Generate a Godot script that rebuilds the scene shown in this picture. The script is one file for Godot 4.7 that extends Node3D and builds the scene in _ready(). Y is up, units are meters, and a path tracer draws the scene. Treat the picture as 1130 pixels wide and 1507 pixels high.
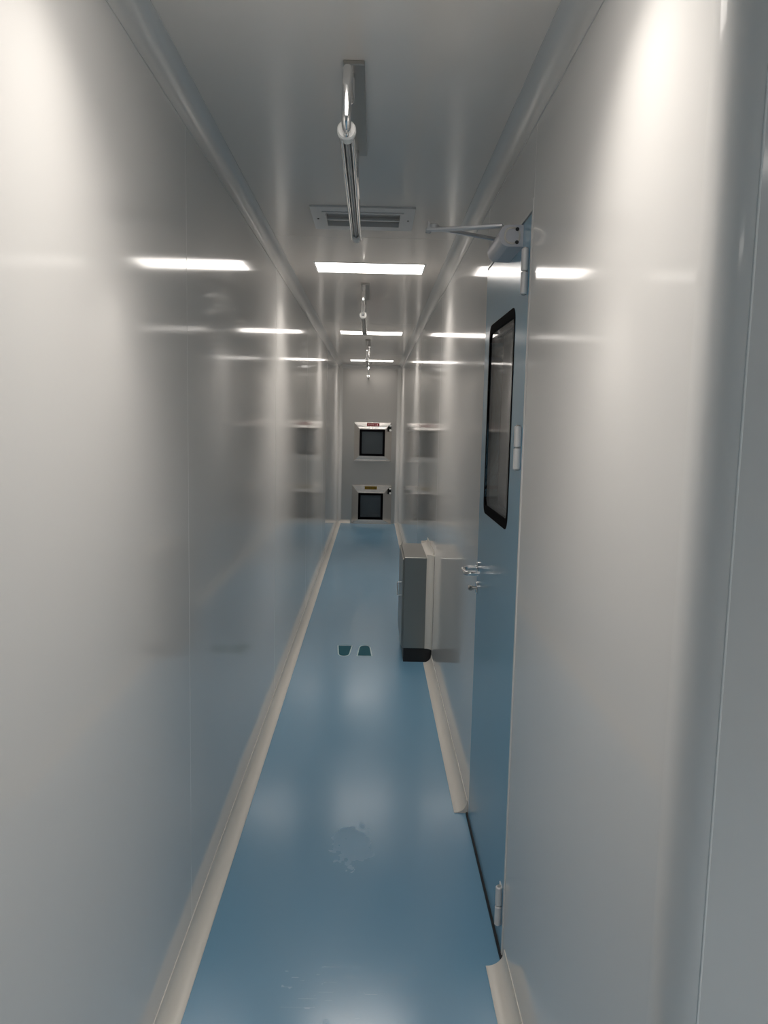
extends Node3D
# A narrow clean-room corridor, looking along -Z. Metres, floor at y = 0, camera above the origin.

const XL := -0.533      # face of the left wall
const XR := 0.42        # face of the right wall
const HC := 2.453       # ceiling height
const ZE := -12.1       # face of the far wall
const CORNER := -1.04   # where the right wall starts to round off
const CORNER_L := -0.86 # left wall cut short out of view, to darken the right corner
const LAMP_SPOTS := [[1.5, -0.4, 0.3], [-0.035, -1.975, 0.15], [-0.035, 1.25, 0.15], [-0.035, 4.475, 0.15], [-0.035, 7.69, 0.15], [-0.035, 11.17, 0.15]]   # x, depth, half length: one square panel, the others half panels; first two invented, unseen, to light near walls
const LAMP_ENERGY := 1.15
const LAMP_TINT := Color(1.0, 0.97, 0.94)

var M := {}
var used := {}

# ------------------------------------------------------------------ mesh helpers
func mb() -> SurfaceTool:
	var st := SurfaceTool.new()
	st.begin(Mesh.PRIMITIVE_TRIANGLES)
	return st

func tri(st: SurfaceTool, a: Vector3, b: Vector3, c: Vector3, na: Vector3, nb: Vector3, nc: Vector3) -> void:
	var flat := (b - a).cross(c - a)
	if flat.length_squared() < 1e-16:
		return
	if flat.dot(na + nb + nc) > 0.0:
		var p := b; b = c; c = p
		var q := nb; nb = nc; nc = q
	st.set_normal(na); st.add_vertex(a)
	st.set_normal(nb); st.add_vertex(b)
	st.set_normal(nc); st.add_vertex(c)

func quad(st: SurfaceTool, a: Vector3, b: Vector3, c: Vector3, d: Vector3, n: Vector3) -> void:
	tri(st, a, b, c, n, n, n)
	tri(st, a, c, d, n, n, n)

func quadn(st: SurfaceTool, p: Array, n: Array) -> void:
	tri(st, p[0], p[1], p[2], n[0], n[1], n[2])
	tri(st, p[0], p[2], p[3], n[0], n[2], n[3])

# an extruded outline: the outline lies in local x-y, the depth runs along local z
func prism(st: SurfaceTool, outline: PackedVector2Array, z0: float, z1: float, t := Transform3D.IDENTITY, smooth_from := -1, smooth_to := -1) -> void:
	var poly := outline
	if Geometry2D.is_polygon_clockwise(poly):
		poly = outline.duplicate()
		poly.reverse()
		if smooth_from >= 0:
			var k := poly.size() - 1
			var s := k - smooth_to
			smooth_to = k - smooth_from
			smooth_from = s
	var n := poly.size()
	var edge := []
	for i in n:
		var e := poly[(i + 1) % n] - poly[i]
		edge.append(Vector2(e.y, -e.x).normalized())
	for i in n:
		var j := (i + 1) % n
		var ni: Vector2 = edge[i]
		var nj: Vector2 = edge[i]
		if smooth_from >= 0 and i >= smooth_from and i < smooth_to:
			if i > smooth_from:
				ni = (edge[i] + edge[i - 1]).normalized()
			if i < smooth_to - 1:
				nj = (edge[i] + edge[j]).normalized()
		var a := t * Vector3(poly[i].x, poly[i].y, z0)
		var b := t * Vector3(poly[j].x, poly[j].y, z0)
		var c := t * Vector3(poly[j].x, poly[j].y, z1)
		var d := t * Vector3(poly[i].x, poly[i].y, z1)
		var na := (t.basis * Vector3(ni.x, ni.y, 0)).normalized()
		var nb := (t.basis * Vector3(nj.x, nj.y, 0)).normalized()
		quadn(st, [a, b, c, d], [na, nb, nb, na])
	var idx := Geometry2D.triangulate_polygon(poly)
	for z: float in [z0, z1]:
		var nz := (t.basis * Vector3(0, 0, -1 if z == minf(z0, z1) else 1)).normalized()
		for i in range(0, idx.size(), 3):
			var p := []
			for k in 3:
				p.append(t * Vector3(poly[idx[i + k]].x, poly[idx[i + k]].y, z))
			tri(st, p[0], p[1], p[2], nz, nz, nz)

# a box with its edges cut by c
func box(st: SurfaceTool, lo: Vector3, hi: Vector3, c := 0.0, t := Transform3D.IDENTITY) -> void:
	var a := Vector3(minf(lo.x, hi.x), minf(lo.y, hi.y), minf(lo.z, hi.z))
	var b := Vector3(maxf(lo.x, hi.x), maxf(lo.y, hi.y), maxf(lo.z, hi.z))
	c = minf(c, minf(b.x - a.x, minf(b.y - a.y, b.z - a.z)) * 0.45)
	var mid := (a + b) * 0.5
	var h := (b - a) * 0.5
	for ax in 3:
		var u := (ax + 1) % 3
		var v := (ax + 2) % 3
		for s: float in [-1.0, 1.0]:
			var n := Vector3.ZERO; n[ax] = s
			var p := []
			for k: Array in [[-1, -1], [1, -1], [1, 1], [-1, 1]]:
				var q := mid
				q[ax] += s * h[ax]; q[u] += k[0] * (h[u] - c); q[v] += k[1] * (h[v] - c)
				p.append(t * q)
			quad(st, p[0], p[1], p[2], p[3], (t.basis * n).normalized())
		if c > 0.0:
			for su: float in [-1.0, 1.0]:
				for sv: float in [-1.0, 1.0]:
					var p := []
					for w: float in [-1.0, 1.0]:
						var q := mid; var r := mid
						q[ax] += w * (h[ax] - c); r[ax] = q[ax]
						q[u] += su * h[u]; q[v] += sv * (h[v] - c)
						r[u] += su * (h[u] - c); r[v] += sv * h[v]
						p.append(t * q); p.append(t * r)
					var n := Vector3.ZERO; n[u] = su; n[v] = sv
					quad(st, p[0], p[1], p[3], p[2], (t.basis * n).normalized())
	if c > 0.0:
		for sx: float in [-1.0, 1.0]:
			for sy: float in [-1.0, 1.0]:
				for sz: float in [-1.0, 1.0]:
					var s := Vector3(sx, sy, sz)
					var n := (t.basis * s).normalized()
					tri(st, t * (mid + s * (h - Vector3(0, c, c))), t * (mid + s * (h - Vector3(c, 0, c))), t * (mid + s * (h - Vector3(c, c, 0))), n, n, n)

func tube(st: SurfaceTool, pts: Array, r: float, seg := 14, capped := true) -> void:
	var side := Vector3.ZERO
	var rings := []
	for i in pts.size():
		var d: Vector3 = (pts[mini(i + 1, pts.size() - 1)] - pts[maxi(i - 1, 0)]).normalized()
		if i == 0:
			side = d.cross(Vector3.UP if absf(d.y) < 0.9 else Vector3.RIGHT).normalized()
		else:
			side = (side - d * side.dot(d)).normalized()
		var up := side.cross(d)
		var ring := []
		for k in seg:
			var a := TAU * k / seg
			ring.append(side * cos(a) + up * sin(a))
		rings.append(ring)
	for i in pts.size() - 1:
		for k in seg:
			var l := (k + 1) % seg
			var na: Vector3 = rings[i][k]; var nb: Vector3 = rings[i][l]
			var nc: Vector3 = rings[i + 1][l]; var nd: Vector3 = rings[i + 1][k]
			quadn(st, [pts[i] + na * r, pts[i] + nb * r, pts[i + 1] + nc * r, pts[i + 1] + nd * r], [na, nb, nc, nd])
	if capped:
		for e in 2:
			var i: int = 0 if e == 0 else pts.size() - 1
			var n: Vector3 = (pts[0] - pts[1]).normalized() if e == 0 else (pts[i] - pts[i - 1]).normalized()
			for k in seg:
				tri(st, pts[i], pts[i] + rings[i][k] * r, pts[i] + rings[i][(k + 1) % seg] * r, n, n, n)

# a turned shape: profile of (radius, height), axis along local y
func lathe(st: SurfaceTool, profile: Array, t: Transform3D, seg := 20) -> void:
	for i in profile.size() - 1:
		var p: Vector2 = profile[i]
		var q: Vector2 = profile[i + 1]
		var e := q - p
		var n2 := Vector2(e.y, -e.x).normalized()
		for k in seg:
			var a := TAU * k / seg
			var b := TAU * (k + 1) / seg
			var na := (t.basis * Vector3(cos(a) * n2.x, n2.y, sin(a) * n2.x)).normalized()
			var nb := (t.basis * Vector3(cos(b) * n2.x, n2.y, sin(b) * n2.x)).normalized()
			quadn(st, [t * Vector3(cos(a) * p.x, p.y, sin(a) * p.x), t * Vector3(cos(b) * p.x, p.y, sin(b) * p.x), t * Vector3(cos(b) * q.x, q.y, sin(b) * q.x), t * Vector3(cos(a) * q.x, q.y, sin(a) * q.x)], [na, nb, nb, na])

func ball(st: SurfaceTool, at: Vector3, r: float) -> void:
	var prof := []
	for i in 9:
		var a := -PI / 2 + PI * i / 8.0
		prof.append(Vector2(cos(a) * r, sin(a) * r))
	lathe(st, prof, Transform3D(Basis.IDENTITY, at), 14)

# the outline of a rectangle with rounded corners, 4 * (k + 1) points, always in the same order
func rounded(x0: float, y0: float, x1: float, y1: float, r: float, k := 5) -> PackedVector2Array:
	var out := PackedVector2Array()
	var c := [Vector2(x1 - r, y1 - r), Vector2(x0 + r, y1 - r), Vector2(x0 + r, y0 + r), Vector2(x1 - r, y0 + r)]
	for i in 4:
		for j in k + 1:
			var a := PI / 2 * (i + float(j) / k)
			out.append(c[i] + Vector2(cos(a), sin(a)) * r)
	return out

# a frame between two outlines of the same count; outlines in local x-y, front face at z1 (inner edge at z1i)
func frame(st: SurfaceTool, outer: PackedVector2Array, inner: PackedVector2Array, z0: float, z1: float, t: Transform3D, z1i := INF) -> void:
	if z1i == INF:
		z1i = z1
	var n := outer.size()
	for i in n:
		var j := (i + 1) % n
		var o0 := t * Vector3(outer[i].x, outer[i].y, z0)
		var p0 := t * Vector3(outer[j].x, outer[j].y, z0)
		var o1 := t * Vector3(outer[i].x, outer[i].y, z1)
		var p1 := t * Vector3(outer[j].x, outer[j].y, z1)
		var a0 := t * Vector3(inner[i].x, inner[i].y, z0)
		var b0 := t * Vector3(inner[j].x, inner[j].y, z0)
		var a1 := t * Vector3(inner[i].x, inner[i].y, z1i)
		var b1 := t * Vector3(inner[j].x, inner[j].y, z1i)
		var back := (t.basis * Vector3(0, 0, -1)).normalized()
		var face := (b1 - o1).cross(p1 - a1)
		if face.length() < 1e-12:
			face = -back
		face = face.normalized()
		if face.dot(back) > 0.0:
			face = -face
		quad(st, o1, p1, b1, a1, face)
		quad(st, o0, p0, b0, a0, back)
		var eo := outer[j] - outer[i]
		if eo.length() > 1e-7:
			quad(st, o0, p0, p1, o1, (t.basis * Vector3(eo.y, -eo.x, 0)).normalized())
		var ei := inner[j] - inner[i]
		if ei.length() > 1e-7:
			quad(st, a0, b0, b1, a1, (t.basis * Vector3(-ei.y, ei.x, 0)).normalized())

# the concave corner profile: corner at the local origin, x along one face, y along the other, length along z
func cove_outline(r: float, lip := 0.004, thick := 0.0025) -> PackedVector2Array:
	var out := PackedVector2Array([Vector2(0, 0), Vector2(r + lip, 0), Vector2(r + lip, thick), Vector2(r, thick)])
	for i in range(1, 12):
		var a := PI / 2 * i / 12.0
		out.append(Vector2(r - (r - thick) * sin(a), r - (r - thick) * cos(a)))
	out.append(Vector2(thick, r))
	out.append(Vector2(thick, r + lip))
	out.append(Vector2(0, r + lip))
	return out

func cove(st: SurfaceTool, at: Vector3, ux: Vector3, uy: Vector3, uz: Vector3, length: float, r := 0.05, lip := 0.004) -> void:
	prism(st, cove_outline(r, lip), 0.0, length, Transform3D(Basis(ux, uy, uz), at), 3, 15)

# ------------------------------------------------------------------ object helpers
func numbered(called: String) -> String:
	used[called] = used.get(called, -1) + 1
	return called if used[called] == 0 else "%s_%03d" % [called, used[called]]

func obj(called: String, st: SurfaceTool, m: Material, parent: Node3D = self, label := "") -> MeshInstance3D:
	var o := MeshInstance3D.new()
	o.mesh = st.commit()
	o.material_override = m
	o.name = numbered(called) if parent == self else called
	parent.add_child(o, true)
	if parent.has_meta("base"):               # meshes are drawn in world metres; undo the base of the thing
		o.position = -parent.get_meta("base")
	if label:
		o.set_meta("label", label)
	return o

func thing(called: String, label: String, category: String, at: Vector3, group := "") -> Node3D:
	var o := Node3D.new()
	o.name = numbered(called)
	add_child(o)
	o.position = at
	o.set_meta("label", label)
	o.set_meta("category", category)
	if group:
		o.set_meta("group", group)
	return o

func structure(called: String, label: String, category: String) -> Node3D:
	var o := thing(called, label, category, Vector3.ZERO)
	o.set_meta("kind", "structure")
	return o

func struct_mesh(called: String, st: SurfaceTool, m: Material, label: String, category: String) -> MeshInstance3D:
	var o := obj(called, st, m)
	o.set_meta("kind", "structure")
	o.set_meta("label", label)
	o.set_meta("category", category)
	return o

func mat(c: Color, rough: float, metal := 0.0, spec := 0.5) -> StandardMaterial3D:
	var m := StandardMaterial3D.new()
	m.albedo_color = c
	m.roughness = rough
	m.metallic = metal
	m.metallic_specular = spec
	return m

func at(x: float, y: float, depth: float) -> Vector3:
	return Vector3(x, y, -depth)

# ------------------------------------------------------------------ materials
# brushed stainless steel: fine straight grooves, level or upright
func brushed(level: bool) -> StandardMaterial3D:
	var n := 512
	var im := Image.create(n, n, false, Image.FORMAT_RGB8)
	var rng := RandomNumberGenerator.new()
	rng.seed = 21
	for i in n:
		var v := 0.5 + 0.5 * clampf(rng.randfn(0.0, 0.2), -0.6, 0.6)
		var c := Color(0.5, v, 0.98) if level else Color(v, 0.5, 0.98)
		if level:
			im.fill_rect(Rect2i(0, i, n, 1), c)
		else:
			im.fill_rect(Rect2i(i, 0, 1, n), c)
	var m := mat(Color(0.80, 0.79, 0.775), 0.24, 1.0)
	m.normal_enabled = true
	m.normal_texture = ImageTexture.create_from_image(im)
	m.normal_scale = 1.0
	m.uv1_triplanar = true
	m.uv1_world_triplanar = true
	m.uv1_scale = Vector3(2, 2, 2)
	return m

func materials() -> void:
	M.wall = mat(Color(0.86, 0.855, 0.845), 0.09, 0.0, 0.5)
	M.ceiling = mat(Color(0.93, 0.905, 0.88), 0.12, 0.0, 0.5)
	M.sealant = mat(Color(0.93, 0.93, 0.92), 0.5)
	M.profile = mat(Color(0.86, 0.855, 0.845), 0.2, 0.0, 0.5)
	M.cove = mat(Color(0.86, 0.845, 0.815), 0.3)
	M.door = mat(Color(0.465, 0.645, 0.745), 0.2, 0.0, 0.55)
	M.aluminium = mat(Color(0.86, 0.86, 0.87), 0.35, 0.9)
	M.grey_paint = mat(Color(0.80, 0.80, 0.82), 0.42, 0.2)
	M.steel = mat(Color(0.72, 0.71, 0.69), 0.3, 1.0)
	M.satin = mat(Color(0.78, 0.77, 0.755), 0.38, 1.0)
	M.chrome = mat(Color(0.88, 0.88, 0.88), 0.12, 1.0)
	M.cabinet = mat(Color(0.60, 0.60, 0.585), 0.33, 1.0)
	M.black = mat(Color(0.03, 0.03, 0.04), 0.8, 0.0, 0.12)
	M.plinth = mat(Color(0.11, 0.11, 0.12), 0.5)
	M.rubber = mat(Color(0.05, 0.06, 0.075), 0.6)
	M.white = mat(Color(0.9, 0.9, 0.89), 0.3)
	M.vent = mat(Color(0.88, 0.875, 0.87), 0.4)
	M.duct = mat(Color(0.36, 0.36, 0.36), 0.6)
	M.chamber = mat(Color(0.40, 0.42, 0.44), 0.3, 1.0)
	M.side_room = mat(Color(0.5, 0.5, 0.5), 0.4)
	M.hinge = mat(Color(0.86, 0.86, 0.86), 0.4, 0.15)
	M.red = mat(Color(0.42, 0.03, 0.07), 0.8, 0.0, 0.15)
	M.yellow = mat(Color(0.44, 0.36, 0.09), 0.8, 0.0, 0.15)
	M.dark_print = mat(Color(0.2, 0.16, 0.05), 0.5)
	M.pale_print = mat(Color(0.85, 0.75, 0.75), 0.5)
	M.sticker = mat(Color(0.10, 0.36, 0.42), 0.6, 0.0, 0.3)
	M.sticker_edge = mat(Color(0.78, 0.87, 0.89), 0.5)
	var g := mat(Color(0.35, 0.38, 0.4, 0.25), 0.02, 0.0, 0.33)
	g.transparency = BaseMaterial3D.TRANSPARENCY_ALPHA
	M.glass = g
	M.quartz = mat(Color(0.55, 0.55, 0.55), 0.15)
	M.white_paint = mat(Color(0.88, 0.87, 0.86), 0.35)
	var e := mat(Color(0.95, 0.95, 0.95), 0.5)
	e.emission_enabled = true
	e.emission = LAMP_TINT
	e.emission_energy_multiplier = 6.0
	M.diffuser = e
	M.brushed_across = brushed(true)
	M.brushed_upright = brushed(false)
	M.floor = floor_material()

# blue sheet floor: the sheen varies in patches, with one worn patch and a few scuffs
func floor_material() -> StandardMaterial3D:
	var w := 256
	var h := 2048
	var rough := Image.create(w, h, false, Image.FORMAT_RGB8)
	var big := FastNoiseLite.new(); big.seed = 3; big.frequency = 2.0; big.fractal_octaves = 3
	var rag := FastNoiseLite.new(); rag.seed = 9; rag.frequency = 14.0; rag.fractal_octaves = 4
	for j in h:
		var z := 13.0 * (j + 0.5) / h            # depth ahead of the camera
		for i in w:
			var x := -0.6 + 1.1 * (i + 0.5) / w
			var r := 0.20 + 0.04 * big.get_noise_2d(x, z * 0.6)
			var dx := (x + 0.045) / 0.085
			var dz := (z - 2.77) / 0.17
			var worn := 1.0 - (dx * dx + dz * dz) + 0.9 * rag.get_noise_2d(x, z * 0.8)
			r += 0.16 * smoothstep(0.25, 0.4, worn)
			if absf(z - 2.0) < 0.12 and absf(x + 0.03) < 0.2:
				r += 0.08 * smoothstep(0.25, 0.4, rag.get_noise_2d(x * 0.5 + 7.0, z * 2.5))
			rough.set_pixel(i, j, Color(r, r, r))
	var m := mat(Color(0.45, 0.63, 0.745), 1.0, 0.0, 0.68)
	m.roughness_texture = ImageTexture.create_from_image(rough)
	return m

# ------------------------------------------------------------------ setting
func build_floor() -> void:
	var st := mb()
	var lo := Vector3(-2.4, -0.12, ZE - 0.6)
	var hi := Vector3(2.0, 0.0, 3.6)
	st.set_uv(Vector2.ZERO)
	box(st, lo, Vector3(hi.x, -0.002, hi.z))
	var c := [Vector3(lo.x, 0, lo.z), Vector3(hi.x, 0, lo.z), Vector3(hi.x, 0, hi.z), Vector3(lo.x, 0, hi.z)]
	for k: int in [0, 1, 2, 0, 2, 3]:
		st.set_normal(Vector3.UP)
		st.set_uv(Vector2((c[k].x + 0.6) / 1.1, -c[k].z / 13.0))
		st.add_vertex(c[k])
	struct_mesh("floor", st, M.floor, "glossy blue sheet floor with a worn patch running along the corridor", "floor")

# one coated steel sheet panel; face towards dir (+1 or -1) in x
func wall_panel(parent: Node3D, x: float, dir: float, d0: float, d1: float, y0: float, y1: float) -> void:
	var st := mb()
	var c := 0.0016
	var o := PackedVector2Array([Vector2(0, -d0 - 0.001), Vector2(0.098, -d0 - 0.001), Vector2(0.1, -d0 - 0.001 - c), Vector2(0.1, -d1 + 0.001 + c), Vector2(0.098, -d1 + 0.001), Vector2(0, -d1 + 0.001)])
	# outline in x-z, extruded upward
	prism(st, o, y0, y1, Transform3D(Basis(Vector3(dir, 0, 0), Vector3(0, 0, 1), Vector3(0, 1, 0)), Vector3(x - dir * 0.1, 0, 0)))
	obj("panel", st, M.wall, parent)

func joint(parent: Node3D, x: float, dir: float, d: float, y0: float, y1: float, w := 0.0045) -> void:
	var st := mb()
	box(st, at(x - dir * 0.02, y0, d - w / 2), at(x - dir * 0.0006, y1, d + w / 2))
	obj("joint_strip", st, M.sealant, parent, "pale sealed joint between two panels")

func build_walls() -> void:
	var left := structure("wall_left", "long pale grey coated steel panel wall opposite the blue door", "wall")
	var first_l := mb()
	box(first_l, at(XL - 0.1, 0, -CORNER_L), at(XL, HC, 2.249))
	obj("panel", first_l, M.wall, left)
	joint(left, XL, 1.0, 2.25, 0.0, HC)
	var seams := [2.25, 4.27, 6.29, 8.31, 10.33, 12.1]
	for i in seams.size() - 1:
		wall_panel(left, XL, 1.0, seams[i], seams[i + 1], 0.0, HC)
		if i:
			joint(left, XL, 1.0, seams[i], 0.0, HC)
	var right := structure("wall_right", "pale grey coated steel panel wall that holds the blue door", "wall")
	var first := mb()
	box(first, at(XR, 0, 1.04), at(XR + 0.1, HC, 2.151))
	obj("panel", first, M.wall, right)
	wall_panel(right, XR, -1.0, 2.152, 2.992, 2.182, HC)
	var rs := [2.992, 4.95, 6.97, 8.99, 11.01, 12.1]
	for i in rs.size() - 1:
		wall_panel(right, XR, -1.0, rs[i], rs[i + 1], 0.0, HC)
		if i:
			joint(right, XR, -1.0, rs[i], 0.0, HC)
	# the rounded outer corner beside the camera and the wall that runs off to the right of it
	var st := mb()
	var o := PackedVector2Array()
	o.append(Vector2(0.05, -0.0))
	for i in 17:
		var a := PI / 2 * i / 16.0
		o.append(Vector2(0.05 - 0.05 * cos(a), 0.05 * sin(a)))
	prism(st, o, 0.0, HC, Transform3D(Basis(Vector3(1, 0, 0), Vector3(0, 0, 1), Vector3(0, 1, 0)), Vector3(XR, 0, CORNER)), 1, 17)
	var o_l := PackedVector2Array()
	for p in o:
		o_l.append(Vector2(-p.x, p.y))
	var st_l := mb()
	prism(st_l, o_l, 0.0, HC, Transform3D(Basis(Vector3(1, 0, 0), Vector3(0, 0, 1), Vector3(0, 1, 0)), Vector3(XL, 0, CORNER_L)), 1, 17)
	struct_mesh("trim_8", st_l, M.wall, "added unseen rounded corner profile where the left wall is cut short", "corner trim")
	struct_mesh("trim_1", st, M.wall, "rounded vertical corner profile where the right wall turns away", "corner trim")
	var side := structure("wall_side", "grey panel wall turning off to the right past the rounded corner", "wall")
	st = mb()
	box(st, Vector3(XR + 0.053, 0, CORNER - 0.05), Vector3(1.9, HC, CORNER + 0.05))
	obj("panel", st, M.wall, side)
	st = mb()
	box(st, Vector3(XR + 0.05, 0, CORNER - 0.03), Vector3(XR + 0.0535, HC, CORNER + 0.0512), 0.0008)
	obj("joint_strip", st, M.sealant, side, "pale sealed joint beside the rounded corner")
	st = mb()  # unseen left side of the lobby, opened up to keep the right corner dark
	box(st, Vector3(-2.3, 0, CORNER_L - 0.05), Vector3(XL - 0.05, HC, CORNER_L + 0.05))
	struct_mesh("wall_turn", st, M.wall, "added unseen grey wall turning left at the corridor mouth, opening a dark lobby side", "wall")
	st = mb()
	box(st, Vector3(-2.4, 0, CORNER_L - 0.05), Vector3(-2.3, HC, 3.6))
	struct_mesh("wall_lobby", st, M.wall, "added unseen grey wall closing the lobby left side, kept unlit to darken the right corner", "wall")
	# the walls of the lobby behind the camera and of the unlit room behind the door
	st = mb()
	box(st, Vector3(1.9, 0, ZE + 8.3), Vector3(2.0, HC, 3.6))
	struct_mesh("wall_outer", st, M.wall, "grey wall closing the lobby and the unlit room behind the door", "wall")
	st = mb()
	box(st, Vector3(-2.3, 0, 3.5), Vector3(1.9, HC, 3.6))
	struct_mesh("wall_back", st, M.wall, "grey wall behind the photographer closing the lobby", "wall")
	st = mb()
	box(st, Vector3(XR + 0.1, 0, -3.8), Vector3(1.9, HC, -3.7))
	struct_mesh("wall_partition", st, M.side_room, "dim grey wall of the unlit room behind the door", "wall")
	# far wall, with the two openings of the pass boxes
	st = mb()
	var xs := [XL - 0.1, -0.2, 0.18, XR + 0.1]
	var ys := [0.0, 0.075, 0.475, 1.07, 1.46, HC]
	for i in 3:
		for j in 5:
			if i == 1 and (j == 1 or j == 3):
				continue
			box(st, Vector3(xs[i], ys[j], ZE - 0.1), Vector3(xs[i + 1], ys[j + 1], ZE))
	struct_mesh("wall_far", st, M.satin, "satin stainless steel end wall holding two pass boxes one above the other", "wall")

func build_ceiling() -> void:
	var c := structure("ceiling", "pale grey glossy panel ceiling with inset lights and an air vent", "ceiling")
	var seams := [-3.6, -2.71, 0.52, 3.75, 6.98, 10.21, 12.7]
	for i in seams.size() - 1:
		var st := mb()
		var a := -float(seams[i]) - 0.001
		var b := -float(seams[i + 1]) + 0.001
		if i == 2:   # the opening of the vent
			var v := [-0.215, 0.097, -3.285, -3.505]
			box(st, Vector3(XL - 0.1, HC, v[2]), Vector3(XR + 0.1, HC + 0.06, a))
			box(st, Vector3(XL - 0.1, HC, b), Vector3(XR + 0.1, HC + 0.06, v[3]))
			box(st, Vector3(XL - 0.1, HC, v[3]), Vector3(v[0], HC + 0.06, v[2]))
			box(st, Vector3(v[1], HC, v[3]), Vector3(XR + 0.1, HC + 0.06, v[2]))
		else:
			box(st, Vector3(XL - 0.1, HC, b), Vector3(XR + 0.1, HC + 0.06, a), 0.001)
		obj("panel", st, M.ceiling, c)
		if i:
			st = mb()
			box(st, Vector3(XL, HC + 0.0008, a), Vector3(XR, HC + 0.02, a + 0.002))
			obj("joint_strip", st, M.sealant, c)
	var st := mb()
	box(st, Vector3(XR + 0.1, HC, -3.8), Vector3(2.0, HC + 0.06, 3.6))
	obj("panel", st, M.ceiling, c)
	st = mb()
	box(st, Vector3(-2.4, HC, CORNER_L - 0.05), Vector3(XL - 0.1, HC + 0.06, 3.6))
	obj("panel", st, M.ceiling, c)

func build_coves() -> void:
	var X := Vector3(1, 0, 0); var Y := Vector3(0, 1, 0); var Z := Vector3(0, 0, 1)
	var st := mb()
	cove(st, Vector3(XL, HC, CORNER_L), X, -Y, -Z, 3.45 + CORNER_L - 0.0006, 0.053)
	struct_mesh("trim_2", st, M.profile, "curved ceiling profile along the left wall, length at the corridor mouth", "ceiling trim")
	st = mb()
	cove(st, Vector3(XL, HC, -3.4506), X, -Y, -Z, -ZE - 3.4506, 0.053)
	struct_mesh("trim_3", st, M.profile, "curved ceiling profile along the left wall running to the far end", "ceiling trim")
	st = mb()
	cove(st, Vector3(XR, HC, CORNER), -X, -Y, -Z, -ZE + CORNER, 0.053)
	struct_mesh("trim_4", st, M.profile, "curved ceiling profile along the wall above the blue door", "ceiling trim")
	st = mb()
	cove(st, Vector3(XL, HC, ZE), Z, -Y, X, XR - XL, 0.053)
	struct_mesh("trim_5", st, M.profile, "curved ceiling profile across the top of the end wall", "ceiling trim")
	st = mb()
	cove(st, Vector3(XL, 0, ZE), X, Z, Y, HC, 0.053)
	struct_mesh("trim_6", st, M.profile, "curved upright profile in the end corner at the left wall", "corner trim")
	st = mb()
	cove(st, Vector3(XR, 0, ZE), -X, Z, Y, HC, 0.053)
	struct_mesh("trim_7", st, M.profile, "curved upright profile in the end corner at the door side wall", "corner trim")
	# floor coving
	st = mb()
	cove(st, Vector3(XL, 0, CORNER_L), X, Y, -Z, CORNER_L - ZE)
	struct_mesh("baseboard_left", st, M.cove, "curved off-white floor coving along the whole left wall", "coving")
	st = mb()
	cove(st, Vector3(XR, 0, CORNER), -X, Y, -Z, 2.12 + CORNER)
	struct_mesh("baseboard_right", st, M.cove, "short curved off-white floor coving between rounded corner and door hinges", "coving")
	st = mb()
	cove(st, Vector3(XR, 0, -3.025), -X, Y, -Z, 5.03 - 3.025)
	struct_mesh("baseboard_right", st, M.cove, "curved off-white floor coving between the blue door and steel cabinet", "coving")
	st = mb()
	cove(st, Vector3(XR, 0, -5.66), -X, Y, -Z, -ZE - 5.66)
	struct_mesh("baseboard_right", st, M.cove, "curved off-white floor coving beyond the steel cabinet", "coving")
	st = mb()
	cove(st, Vector3(XL, 0, ZE), Z, Y, X, 0.2)
	struct_mesh("baseboard_far", st, M.cove, "short off-white floor coving on the end wall left of the pass box", "coving")

# ------------------------------------------------------------------ things
func build_ceiling_lights() -> void:
	var said := ["added unseen square ceiling panel in the lobby that brightens the near walls", "added unseen ceiling panel over the lobby in line with the corridor, brightening the near walls", "lit white rectangular ceiling panel at the corridor entrance before the first tube lamp", "lit white rectangular ceiling panel just beyond the air vent", "lit white rectangular ceiling panel between second and third tube lamps", "lit white rectangular ceiling panel next to the end wall"]
	for i in LAMP_SPOTS.size():
		var d: float = LAMP_SPOTS[i][1]
		var t := thing("ceiling_light", said[i], "ceiling light", at(LAMP_SPOTS[i][0], HC, d), "lit ceiling panels")
		var s := mb()
		var T := Transform3D(Basis(Vector3(1, 0, 0), Vector3(0, 0, 1), Vector3(0, -1, 0)), Vector3.ZERO)
		var hl: float = LAMP_SPOTS[i][2] - 0.004
		frame(s, rounded(-0.306, -hl, 0.306, hl, 0.003, 2), rounded(-0.298, -hl + 0.008, 0.298, hl - 0.008, 0.002, 2), 0.0, 0.004, T)
		obj("frame", s, M.white, t)
		s = mb()
		box(s, Vector3(-0.298, -0.003, -hl + 0.008), Vector3(0.298, 0.0, hl - 0.008))
		obj("diffuser", s, M.diffuser, t, "glowing white diffuser")
		for k in 3:
			var l := SpotLight3D.new()
			l.name = "panel_light"
			l.spot_angle = 61.0
			l.spot_angle_attenuation = 1.0
			l.light_energy = LAMP_ENERGY / 3.0 * LAMP_SPOTS[i][2] / 0.15     # light in proportion to the panel's area
			l.light_color = LAMP_TINT
			l.light_size = 0.03
			l.spot_range = 20.0
			l.spot_attenuation = 2.0
			l.shadow_enabled = true
			l.position = Vector3(-0.2 + 0.2 * k, -0.035, 0)
			var lean := deg_to_rad(6.0) * (k - 1)     # the panel's lens throws its light across the corridor
			l.basis = Basis.looking_at(Vector3(sin(lean), -cos(lean), 0), Vector3(0, 0, -1))
			t.add_child(l, true)

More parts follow.
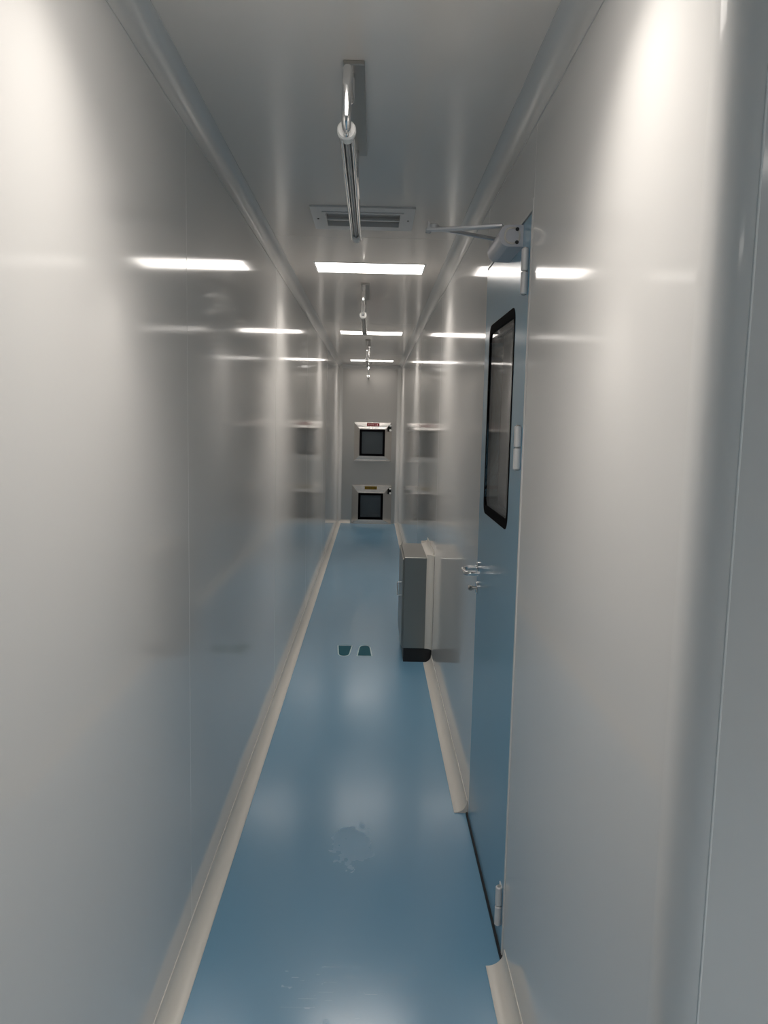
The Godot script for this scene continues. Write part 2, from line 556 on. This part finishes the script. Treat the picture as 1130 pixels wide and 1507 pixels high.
# an unlit bare tube hung below the ceiling on two bent steel pipes; the near end of the ceiling plate is the origin
func make_tube_lamp(label: String, length: float, plate: float, where: Vector3) -> Node3D:
	var t := thing("tube_lamp", label, "tube lamp", where, "unlit tube lamps hung along the ceiling")
	var s := mb()
	box(s, Vector3(-0.026, -0.012, -plate), Vector3(0.026, 0.0, 0.0), 0.002)
	obj("ceiling_plate", s, M.steel, t, "flat brushed steel ceiling plate")
	var drop := 0.22
	var near := 0.18
	var far := near - length
	for e in 2:
		var z_hold: float = near if e == 0 else far
		var z_root: float = -0.05 if e == 0 else -plate + 0.05
		var out: float = 1.0 if e == 0 else -1.0
		var pts := []
		# a pipe leaving the plate, running outward and bending down to the holder
		var b := 0.055
		var z_down := z_hold + out * 0.012
		pts.append(Vector3(-0.008, -0.008, z_root))
		for i in 7:
			var a := PI / 2 * i / 6.0
			pts.append(Vector3(-0.008, -0.045 - 0.04 * sin(a), z_root + out * 0.04 * (1.0 - cos(a))))
		for i in 9:
			var a := PI / 2 * i / 8.0
			pts.append(Vector3(-0.008, -0.085 - b * (1.0 - cos(a)), z_down - out * b + out * b * sin(a)))
		pts.append(Vector3(-0.008, -drop + 0.02, z_down))
		for i in range(1, 5):
			var a := PI / 2 * i / 4.0
			pts.append(Vector3(-0.008, -drop + 0.02 - 0.02 * sin(a), z_down - out * 0.02 * (1.0 - cos(a))))
		s = mb()
		tube(s, pts, 0.0105, 16)
		obj("pipe", s, M.chrome, t, "polished bent steel pipe")
		s = mb()
		var hold := Transform3D(Basis(Vector3(1, 0, 0), Vector3(0, 0, -out), Vector3(0, out, 0)), Vector3(-0.008, -drop, z_hold - out * 0.006))
		if e == 0:
			lathe(s, [Vector2(0, 0), Vector2(0.018, 0.0), Vector2(0.021, 0.004), Vector2(0.021, 0.016), Vector2(0.015, 0.022), Vector2(0.015, 0.05), Vector2(0, 0.05)], hold, 24)
		else:
			lathe(s, [Vector2(0, 0), Vector2(0.014, 0.0), Vector2(0.015, 0.004), Vector2(0.015, 0.05), Vector2(0, 0.05)], hold, 24)
		var holder := obj("lamp_holder", s, M.white, t, "round white lamp holder")
		if e == 0:
			s = mb()
			ball(s, Vector3(-0.008, -drop - 0.013, z_hold + 0.001), 0.006)
			obj("screw", s, M.chrome, holder)
	s = mb()
	tube(s, [Vector3(-0.008, -drop, near - 0.03), Vector3(-0.008, -drop, far + 0.03)], 0.0075, 16)
	var glass := obj("tube", s, M.quartz, t, "unlit grey glass tube")
	s = mb()
	var c := PackedVector2Array([Vector2(-0.0145, -0.004), Vector2(-0.0105, -0.004), Vector2(-0.0095, 0.012), Vector2(0.0095, 0.012), Vector2(0.0105, -0.004), Vector2(0.0145, -0.004), Vector2(0.0145, 0.016), Vector2(-0.0145, 0.016)])
	prism(s, c, far + 0.02, near - 0.02, Transform3D(Basis.IDENTITY, Vector3(-0.008, -drop, 0)))
	var batten := obj("batten", s, M.white_paint, t, "slim white channel around the tube")
	for e: float in [-1.0, 1.0]:
		s = mb()
		tube(s, [Vector3(-0.008 + e * 0.0125, -drop - 0.004, near - 0.02), Vector3(-0.008 + e * 0.0125, -drop - 0.004, far + 0.02)], 0.0048, 12)
		obj("edge_rod", s, M.chrome, batten)
	for z: float in [near - 0.062, far + 0.03]:
		s = mb()
		tube(s, [Vector3(-0.008, -drop, z), Vector3(-0.008, -drop, z + 0.03)], 0.0085, 16)
		obj("end_cap", s, M.steel, glass)
	return t

func build_tube_lamps() -> void:
	make_tube_lamp("unlit tube lamp on bent steel pipes hung before the air vent", 1.04, 0.64, at(-0.063, HC, 1.955))
	make_tube_lamp("unlit tube lamp on bent steel pipes just beyond the lit panel nearest the vent", 1.04, 0.64, at(-0.066, HC, 4.945))
	make_tube_lamp("unlit tube lamp on bent steel pipes between the two farthest lit panels", 1.04, 0.64, at(-0.07, HC, 8.3))
	make_tube_lamp("short unlit tube lamp on bent steel pipes hung against the end wall", 0.84, 0.52, at(-0.075, HC, 11.37))

func build_vent() -> void:
	var t := thing("air_vent", "pale metal return air vent with slats set in the ceiling", "air vent", at(-0.059, HC, 3.4))
	var T := Transform3D(Basis(Vector3(1, 0, 0), Vector3(0, 0, 1), Vector3(0, -1, 0)), Vector3.ZERO)
	var s := mb()
	frame(s, rounded(-0.213, -0.183, 0.213, 0.183, 0.002, 2), rounded(-0.168, -0.118, 0.168, 0.118, 0.002, 2), 0.0, 0.007, T)
	obj("frame", s, M.vent, t)
	s = mb()
	frame(s, rounded(-0.168, -0.118, 0.168, 0.118, 0.002, 2), rounded(-0.154, -0.103, 0.154, 0.103, 0.002, 2), -0.01, 0.011, T)
	obj("inner_frame", s, M.vent, t)
	s = mb()   # the duct above
	box(s, Vector3(-0.17, 0.058, -0.12), Vector3(-0.154, 0.2, 0.12)); box(s, Vector3(0.154, 0.058, -0.12), Vector3(0.17, 0.2, 0.12))
	box(s, Vector3(-0.154, 0.058, -0.12), Vector3(0.154, 0.2, -0.105)); box(s, Vector3(-0.154, 0.058, 0.105), Vector3(0.154, 0.2, 0.12))
	box(s, Vector3(-0.17, 0.2, -0.12), Vector3(0.17, 0.21, 0.12))
	obj("duct", s, M.duct, t, "dark duct opening")
	for z: float in [-0.052, 0.005, 0.062]:
		s = mb()
		box(s, Vector3(-0.154, -0.001, -0.011), Vector3(0.154, 0.001, 0.011), 0.0, Transform3D(Basis(Vector3(1, 0, 0), -1.15), Vector3(0, 0.02, z)))
		obj("slat", s, M.vent, t)
	s = mb()
	box(s, Vector3(-0.154, -0.003, -0.043), Vector3(0.154, 0.006, -0.026), 0.001)
	obj("cross_bar", s, M.white, t, "bright cross bar")
	for x: float in [-0.19, 0.19]:
		s = mb()
		lathe(s, [Vector2(0, -0.002), Vector2(0.004, -0.001), Vector2(0.0045, 0.002)], Transform3D(Basis.IDENTITY, Vector3(x, -0.008, 0.0)), 10)
		obj("screw", s, M.rubber, t)

func build_door() -> void:
	var door := structure("door_1", "light blue flush steel door with tall dark window in the right wall", "door")
	var d0 := 2.168; var d1 := 2.978; var y0 := 0.014; var y1 := 2.167
	# local x = depth, local y = height, local z = into the corridor
	var T := Transform3D(Basis(Vector3(0, 0, -1), Vector3(0, 1, 0), Vector3(-1, 0, 0)), Vector3(XR, 0, 0))
	var s := mb()
	var hole := rounded(2.372, 1.292, 2.848, 1.93, 0.03)
	frame(s, rounded(d0, y0, d1, y1, 0.002), hole, -0.045, 0.002, T)
	var leaf := obj("leaf", s, M.door, door)
	s = mb()
	frame(s, rounded(2.352, 1.272, 2.868, 1.95, 0.045), rounded(2.372, 1.302, 2.848, 1.920, 0.03), -0.047, 0.0028, T)
	obj("window_gasket", s, M.black, leaf, "black rounded window gasket")
	s = mb()
	box(s, at(XR + 0.001, 1.298, 2.37), at(XR + 0.006, 1.924, 2.85))
	obj("pane", s, M.glass, leaf, "dark glass pane")
	# frame: slim strips on the hinge side, the lock side and the head
	s = mb()
	box(s, at(XR - 0.003, 0.0, 2.152), at(XR + 0.1, 2.205, 2.164), 0.0012)
	box(s, at(XR - 0.001, 0.0, 2.983), at(XR + 0.1, 2.18, 2.991), 0.0008)
	box(s, at(XR - 0.001, 2.176, 2.164), at(XR + 0.1, 2.184, 2.983), 0.0008)
	obj("door_frame", s, M.profile, door, "slim pale metal door frame")
	s = mb()
	box(s, at(XR - 0.008, 0.0, 2.14), at(XR + 0.04, 0.013, 3.01), 0.001)
	box(s, at(XR + 0.012, 2.165, 2.164), at(XR + 0.05, 2.178, 2.983))
	obj("door_seal", s, M.rubber, door, "black rubber seal")
	for y: float in [1.957, 1.472, 0.086]:
		s = mb()
		for k in 2:
			var b := y + 0.063 * k
			lathe(s, [Vector2(0, b), Vector2(0.0085, b), Vector2(0.0105, b + 0.002), Vector2(0.0105, b + 0.058), Vector2(0.0085, b + 0.060), Vector2(0, b + 0.060)], Transform3D(Basis.IDENTITY, at(XR - 0.011, 0, 2.19)), 16)
		var hg := obj("hinge", s, M.hinge, door, "pale two-knuckle barrel hinge")
		s = mb()
		box(s, at(XR - 0.0045, y + 0.002, 2.19), at(XR - 0.001, y + 0.12, 2.225), 0.001)
		obj("hinge_plate", s, M.hinge, hg)
		s = mb()
		tube(s, [at(XR - 0.011, y - 0.002, 2.19), at(XR - 0.011, y + 0.126, 2.19)], 0.006, 10)
		obj("pin", s, M.steel, hg)
	# lever handle
	var hz := 2.935
	s = mb()
	lathe(s, [Vector2(0, 0), Vector2(0.025, 0), Vector2(0.025, 0.006), Vector2(0.022, 0.009), Vector2(0.011, 0.009), Vector2(0.011, 0.012), Vector2(0, 0.012)], Transform3D(Basis(Vector3(0, 1, 0), Vector3(-1, 0, 0), Vector3(0, 0, 1)), at(XR - 0.002, 1.045, hz)), 24)
	var h := obj("handle", s, M.chrome, door, "polished steel return lever handle")
	s = mb()
	var pts := [at(XR - 0.008, 1.045, hz), at(XR - 0.045, 1.045, hz)]
	for i in range(1, 6):
		var a := PI / 2 * i / 5.0
		pts.append(at(XR - 0.045 - 0.02 * sin(a), 1.045, hz - 0.02 * (1.0 - cos(a))))
	pts.append(at(XR - 0.065, 1.045, hz - 0.09))
	for i in range(1, 6):
		var a := PI / 2 * i / 5.0
		pts.append(at(XR - 0.045 - 0.02 * cos(a), 1.045, hz - 0.09 - 0.02 * sin(a)))
	pts.append(at(XR - 0.014, 1.045, hz - 0.11))
	tube(s, pts, 0.0085, 14)
	obj("lever", s, M.chrome, h)
	s = mb()
	lathe(s, [Vector2(0, 0), Vector2(0.025, 0), Vector2(0.025, 0.006), Vector2(0.022, 0.009), Vector2(0, 0.009)], Transform3D(Basis(Vector3(0, 1, 0), Vector3(-1, 0, 0), Vector3(0, 0, 1)), at(XR - 0.002, 0.968, hz)), 24)
	var lock := obj("lock", s, M.chrome, door, "round steel lock with thumb turn")
	s = mb()
	tube(s, [at(XR - 0.009, 0.968, hz), at(XR - 0.026, 0.968, hz)], 0.006, 12)
	box(s, at(XR - 0.04, 0.960, hz - 0.018), at(XR - 0.024, 0.976, hz + 0.018), 0.004)
	obj("thumb_turn", s, M.steel, lock)
	# door closer on the leaf, its folding arm standing out into the corridor
	s = mb()
	var o := PackedVector2Array([Vector2(0, 0.0), Vector2(0.042, 0.0)])
	for i in 9:
		var a := -PI / 2 + PI * i / 8.0
		o.append(Vector2(0.042 + 0.028 * cos(a), 0.03 + 0.03 * sin(a)))
	o.append(Vector2(0.0, 0.06))
	prism(s, o, 2.28, 2.505, Transform3D(Basis(Vector3(-1, 0, 0), Vector3(0, 1, 0), Vector3(0, 0, -1)), Vector3(XR - 0.002, 2.104, 0)), 1, 11)
	var closer := obj("door_closer", s, M.grey_paint, door, "grey door closer body")
	s = mb()
	frame(s, rounded(-0.055, -0.024, -0.008, 0.024, 0.02, 4), rounded(-0.05, -0.019, -0.013, 0.019, 0.016, 4), 0.0, 0.0015, Transform3D(Basis.IDENTITY, at(XR - 0.002, 2.134, 2.28)))
	obj("end_cover", s, M.steel, closer)
	for y: float in [2.152, 2.116]:
		s = mb()
		lathe(s, [Vector2(0.0055, 0.0), Vector2(0.0055, 0.002), Vector2(0, 0.002)], Transform3D(Basis(Vector3(1, 0, 0), Vector3(0, 0, 1), Vector3(0, -1, 0)), at(XR - 0.02, y, 2.28)), 12)
		obj("screw", s, M.rubber, closer)
	var spindle := at(XR - 0.036, 2.164, 2.43)
	var elbow := at(0.158, 2.196, 2.52)
	s = mb()
	lathe(s, [Vector2(0.009, 0), Vector2(0.009, 0.03), Vector2(0, 0.03)], Transform3D(Basis.IDENTITY, spindle), 14)
	obj("spindle", s, M.steel, closer)
	s = mb()
	bar(s, spindle + Vector3(0, 0.033, 0), elbow + Vector3(0, 0.004, 0), 0.024, 0.009)
	obj("arm", s, M.aluminium, closer, "flat steel arm")
	s = mb()
	var shoe := at(XR - 0.02, 2.193, 2.62)
	bar(s, elbow + Vector3(0.004, 0.014, 0), shoe + Vector3(0, 0.006, 0), 0.016, 0.010)
	obj("forearm", s, M.aluminium, closer, "adjustable steel forearm")
	s = mb()
	box(s, at(XR - 0.034, 2.186, 2.59), at(XR, 2.196, 2.65), 0.001)
	box(s, at(XR - 0.006, 2.186, 2.59), at(XR, 2.225, 2.65), 0.001)
	obj("shoe", s, M.satin, closer)
	s = mb()
	lathe(s, [Vector2(0.009, -0.004), Vector2(0.009, 0.006), Vector2(0.005, 0.008), Vector2(0.005, 0.03), Vector2(0, 0.032)], Transform3D(Basis.IDENTITY, elbow + Vector3(0.004, 0, 0)), 12)
	lathe(s, [Vector2(0.014, 0.006), Vector2(0.014, 0.02), Vector2(0.009, 0.025), Vector2(0, 0.025)], Transform3D(Basis.IDENTITY, elbow + Vector3(0.022, 0, 0)), 12)
	obj("elbow_joint", s, M.hinge, closer)

# a flat bar from a to b, w wide and t thick, lying level
func bar(st: SurfaceTool, a: Vector3, b: Vector3, w: float, t: float) -> void:
	var z := (b - a).normalized()
	var x := z.cross(Vector3.UP).normalized()
	var y := x.cross(z)
	box(st, Vector3(-w / 2, -t / 2, 0), Vector3(w / 2, t / 2, (b - a).length()), minf(w, t) * 0.2, Transform3D(Basis(x, y, z), a))

func build_cabinet() -> void:
	var t := thing("steel_cabinet", "low stainless steel cabinet with coved edges standing against the right wall", "cabinet", at(0.32, 0, 5.35))
	var base := at(0.32, 0, 5.35)
	t.set_meta("base", base)
	var X := Vector3(1, 0, 0); var Y := Vector3(0, 1, 0); var Z := Vector3(0, 0, 1)
	var f := 5.04; var b := 5.65; var xf := 0.226; var y0 := 0.094; var y1 := 0.71
	var s := mb()
	box(s, at(xf, y0, f), at(XR - 0.001, y1, b), 0.002)
	obj("body", s, M.cabinet, t)
	s = mb()
	box(s, at(xf + 0.006, 0, f + 0.004), at(XR - 0.002, y0, b - 0.004))
	obj("plinth", s, M.plinth, t, "black plinth")
	s = mb()
	box(s, at(xf - 0.012, y0 + 0.01, f + 0.008), at(xf, y1 - 0.012, b - 0.008), 0.002)
	var dr := obj("door", s, M.cabinet, t)
	s = mb()
	var hz := f + 0.07
	tube(s, [at(xf - 0.010, 0.53, hz), at(xf - 0.037, 0.53, hz), at(xf - 0.041, 0.526, hz), at(xf - 0.041, 0.444, hz), at(xf - 0.037, 0.44, hz), at(xf - 0.010, 0.44, hz)], 0.0035, 10)
	obj("handle", s, M.chrome, dr, "thin bright wire pull handle")
	s = mb()
	cove(s, at(XR - 0.001, y0, f), -X, Z, Y, y1 - y0 + 0.02, 0.042)
	obj("coving", s, M.cove, t, "off-white curved coving")
	s = mb()
	cove(s, at(XR - 0.001, y1, f - 0.0), -X, Y, -Z, b - f, 0.042)
	obj("coving", s, M.cove, t, "off-white curved coving")
	s = mb()
	cove(s, at(XR - 0.001, y0, b), -X, -Z, Y, y1 - y0 + 0.02, 0.042)
	obj("coving", s, M.cove, t, "off-white curved coving")

func pass_box(label: String, x0: float, y0: float, x1: float, y1: float, ix0: float, iy0: float, ix1: float, iy1: float, print_color: Material, mark: Material, lx0: float, lx1: float, group: String) -> void:
	var base := Vector3((x0 + x1) / 2, y0, ZE)
	var t := thing("pass_box", label, "pass box", base, group)
	t.set_meta("base", base)
	var T := Transform3D(Basis.IDENTITY, Vector3(0, 0, ZE))
	var s := mb()
	var deep := 0.075
	var co := [Vector2(x0, y0), Vector2(x1, y0), Vector2(x1, y1), Vector2(x0, y1)]
	var ci := [Vector2(ix0, iy0), Vector2(ix1, iy0), Vector2(ix1, iy1), Vector2(ix0, iy1)]
	for i in 4:
		s = mb()
		var j := (i + 1) % 4
		var q := []
		var rim: float = [0.082, 0.006, 0.052, 0.006][i]     # how far the outer edge of each piece stands off the wall
		for w: Array in [[co[i], rim], [co[j], rim], [ci[j], deep], [ci[i], deep]]:
			q.append(T * Vector3(w[0].x, w[0].y, w[1]))
		var g := []
		for w: Vector2 in [co[i], co[j], ci[j], ci[i]]:
			g.append(T * Vector3(w.x, w.y, 0))
		var n: Vector3 = (q[1] - q[0]).cross(q[3] - q[0]).normalized()
		var mid4: Vector3 = (q[0] + q[1] + q[2] + q[3] + g[0] + g[1] + g[2] + g[3]) / 8.0
		quad(s, q[0], q[1], q[2], q[3], n)
		quad(s, g[0], g[1], g[2], g[3], Vector3(0, 0, -1))
		for k in 4:
			var l := (k + 1) % 4
			var m: Vector3 = (q[l] - q[k]).cross(g[k] - q[k]).normalized()
			if m.dot(q[k] - mid4) < 0.0:
				m = -m
			quad(s, q[k], q[l], g[l], g[k], m)
		obj("frame_member", s, M.brushed_across if i % 2 == 0 else M.brushed_upright, t, "mitred brushed steel frame piece")
	s = mb()
	frame(s, rounded(ix0, iy0, ix1, iy1, 0.001, 1), rounded(ix0 + 0.035, iy0 + 0.035, ix1 - 0.035, iy1 - 0.035, 0.002, 1), 0.0, deep - 0.008, T)
	obj("gasket", s, M.black, t, "black window surround")
	s = mb()
	box(s, Vector3(ix0 + 0.03, iy0 + 0.03, ZE + 0.05), Vector3(ix1 - 0.03, iy1 - 0.03, ZE + 0.055))
	obj("pane", s, M.glass, t, "dark glass pane")
	s = mb()   # the chamber behind
	var a := Vector3(ix0, iy0, ZE - 0.5)
	var b := Vector3(ix1, iy1, ZE)
	box(s, a, Vector3(b.x, a.y + 0.012, b.z)); box(s, Vector3(a.x, b.y - 0.012, a.z), b)
	box(s, a + Vector3(0, 0.012, 0), Vector3(a.x + 0.012, b.y - 0.012, b.z)); box(s, Vector3(b.x - 0.012, a.y + 0.012, a.z), b - Vector3(0, 0.012, 0))
	box(s, a + Vector3(0.012, 0.012, 0), Vector3(b.x - 0.012, b.y - 0.012, a.z + 0.012))
	obj("chamber", s, M.chamber, t, "steel inner chamber")
	# latch: two bright knobs on a plate on the right side of the frame
	s = mb()
	var lx := x1 - 0.022
	var ly := y1 - 0.085
	box(s, Vector3(lx - 0.014, ly - 0.055, ZE + 0.01), Vector3(lx + 0.014, ly + 0.055, ZE + 0.07), 0.003)
	var latch := obj("latch", s, M.rubber, t, "dark latch plate with bright knobs")
	for k: float in [0.036, -0.036]:
		s = mb()
		ball(s, Vector3(lx, ly + k, ZE + 0.078), 0.018)
		obj("knob", s, M.white, latch)
	# printed label on the upper bevel
	var up := Vector3(0, deep - 0.052, y1 - iy1).normalized()
	var along := Vector3(0, y1 - iy1, -(deep - 0.052)).normalized()
	var mid := Vector3((lx0 + lx1) / 2, lerpf(y1, iy1, 0.34), ZE + lerpf(0.052, deep, 0.34))
	var L := Transform3D(Basis(Vector3(1, 0, 0), along, Vector3(1, 0, 0).cross(along)), mid)
	if L.basis.z.dot(up) < 0.0:
		L.basis.z = -L.basis.z
	var w := lx1 - lx0
	s = mb()
	box(s, Vector3(-w / 2, -0.025, 0.0003), Vector3(w / 2, 0.025, 0.002), 0.0, L)
	var plate := obj("name_label", s, print_color, t, "small printed label")
	s = mb()
	for k in 4:
		var x := -w / 2 + 0.012 + 0.027 * k
		box(s, Vector3(x, -0.010, 0.002), Vector3(x + 0.018, -0.004, 0.0024), 0.0, L)
		box(s, Vector3(x + 0.002, 0.002, 0.002), Vector3(x + 0.016, 0.009, 0.0024), 0.0, L)
		box(s, Vector3(x + 0.007, -0.012, 0.002), Vector3(x + 0.011, 0.012, 0.0024), 0.0, L)
	box(s, Vector3(w / 2 - 0.060, -0.022, 0.002), Vector3(w / 2 - 0.056, 0.022, 0.0024), 0.0, L)
	prism(s, PackedVector2Array([Vector2(w / 2 - 0.048, -0.013), Vector2(w / 2 - 0.012, -0.013), Vector2(w / 2 - 0.03, 0.015)]), 0.002, 0.0024, L)
	obj("print", s, mark, plate)

func build_pass_boxes() -> void:
	pass_box("upper stainless steel pass box with a red label on the end wall", -0.292, 0.978, 0.29, 1.582, -0.206, 1.06, 0.188, 1.472, M.red, M.pale_print, -0.095, 0.095, "pass boxes on the end wall")
	pass_box("lower stainless steel pass box with a yellow label at floor level", -0.312, 0.002, 0.308, 0.606, -0.21, 0.066, 0.178, 0.483, M.yellow, M.dark_print, -0.112, 0.078, "pass boxes on the end wall")

func sticker(label: String, shape: PackedVector2Array, centre: Vector3) -> void:
	var t := thing("floor_marker", label, "floor marker", centre, "dark green markers on the blue floor")
	var T := Transform3D(Basis(Vector3(1, 0, 0), Vector3(0, 0, -1), Vector3(0, 1, 0)), Vector3.ZERO)
	var s := mb()
	var grown := Geometry2D.offset_polygon(shape, 0.008)
	prism(s, grown[0], 0.0001, 0.0006, T)
	obj("border", s, M.sticker_edge, t, "pale border")
	s = mb()
	prism(s, shape, 0.0001, 0.0011, T)
	obj("sheet", s, M.sticker, t)

func build_markers() -> void:
	# left: wide far edge, tapering to a rounded near end; right: the other way round
	var a := PackedVector2Array([Vector2(-0.046, 0.11), Vector2(-0.036, -0.06), Vector2(-0.034, -0.085)])
	for i in range(1, 8):
		var g := PI * i / 8.0
		a.append(Vector2(-0.034 * cos(g), -0.085 - 0.045 * sin(g)))
	a.append_array(PackedVector2Array([Vector2(0.034, -0.085), Vector2(0.036, -0.06), Vector2(0.046, 0.11)]))
	sticker("dark green floor marker narrowing towards the door end", a, at(-0.17, 0.0, 5.28))
	var b := PackedVector2Array()
	for p in a:
		b.append(Vector2(p.x, -p.y))
	sticker("dark green floor marker narrowing towards the far end, beside the cabinet", b, at(-0.028, 0.0, 5.27))

# ------------------------------------------------------------------ scene
func _ready() -> void:
	var cam := Camera3D.new()
	cam.name = "camera"
	cam.position = Vector3(0, 1.6, 0)
	cam.rotation = Vector3(-0.1166, -0.0164, 0.0217)
	cam.fov = rad_to_deg(2.0 * atan(753.5 / 1139.0))
	cam.near = 0.02
	cam.far = 60.0
	add_child(cam)
	var env := Environment.new()
	env.background_mode = Environment.BG_COLOR
	env.background_color = Color(0, 0, 0)
	env.tonemap_mode = Environment.TONE_MAPPER_LINEAR
	env.tonemap_exposure = 1.0
	env.sdfgi_enabled = true
	env.ssao_enabled = true
	env.ssil_enabled = true
	var we := WorldEnvironment.new()
	we.name = "environment"
	we.environment = env
	add_child(we)
	materials()
	build_ceiling_lights()
	build_floor()
	build_walls()
	build_ceiling()
	build_coves()
	build_door()
	build_cabinet()
	build_pass_boxes()
	build_tube_lamps()
	build_vent()
	build_markers()
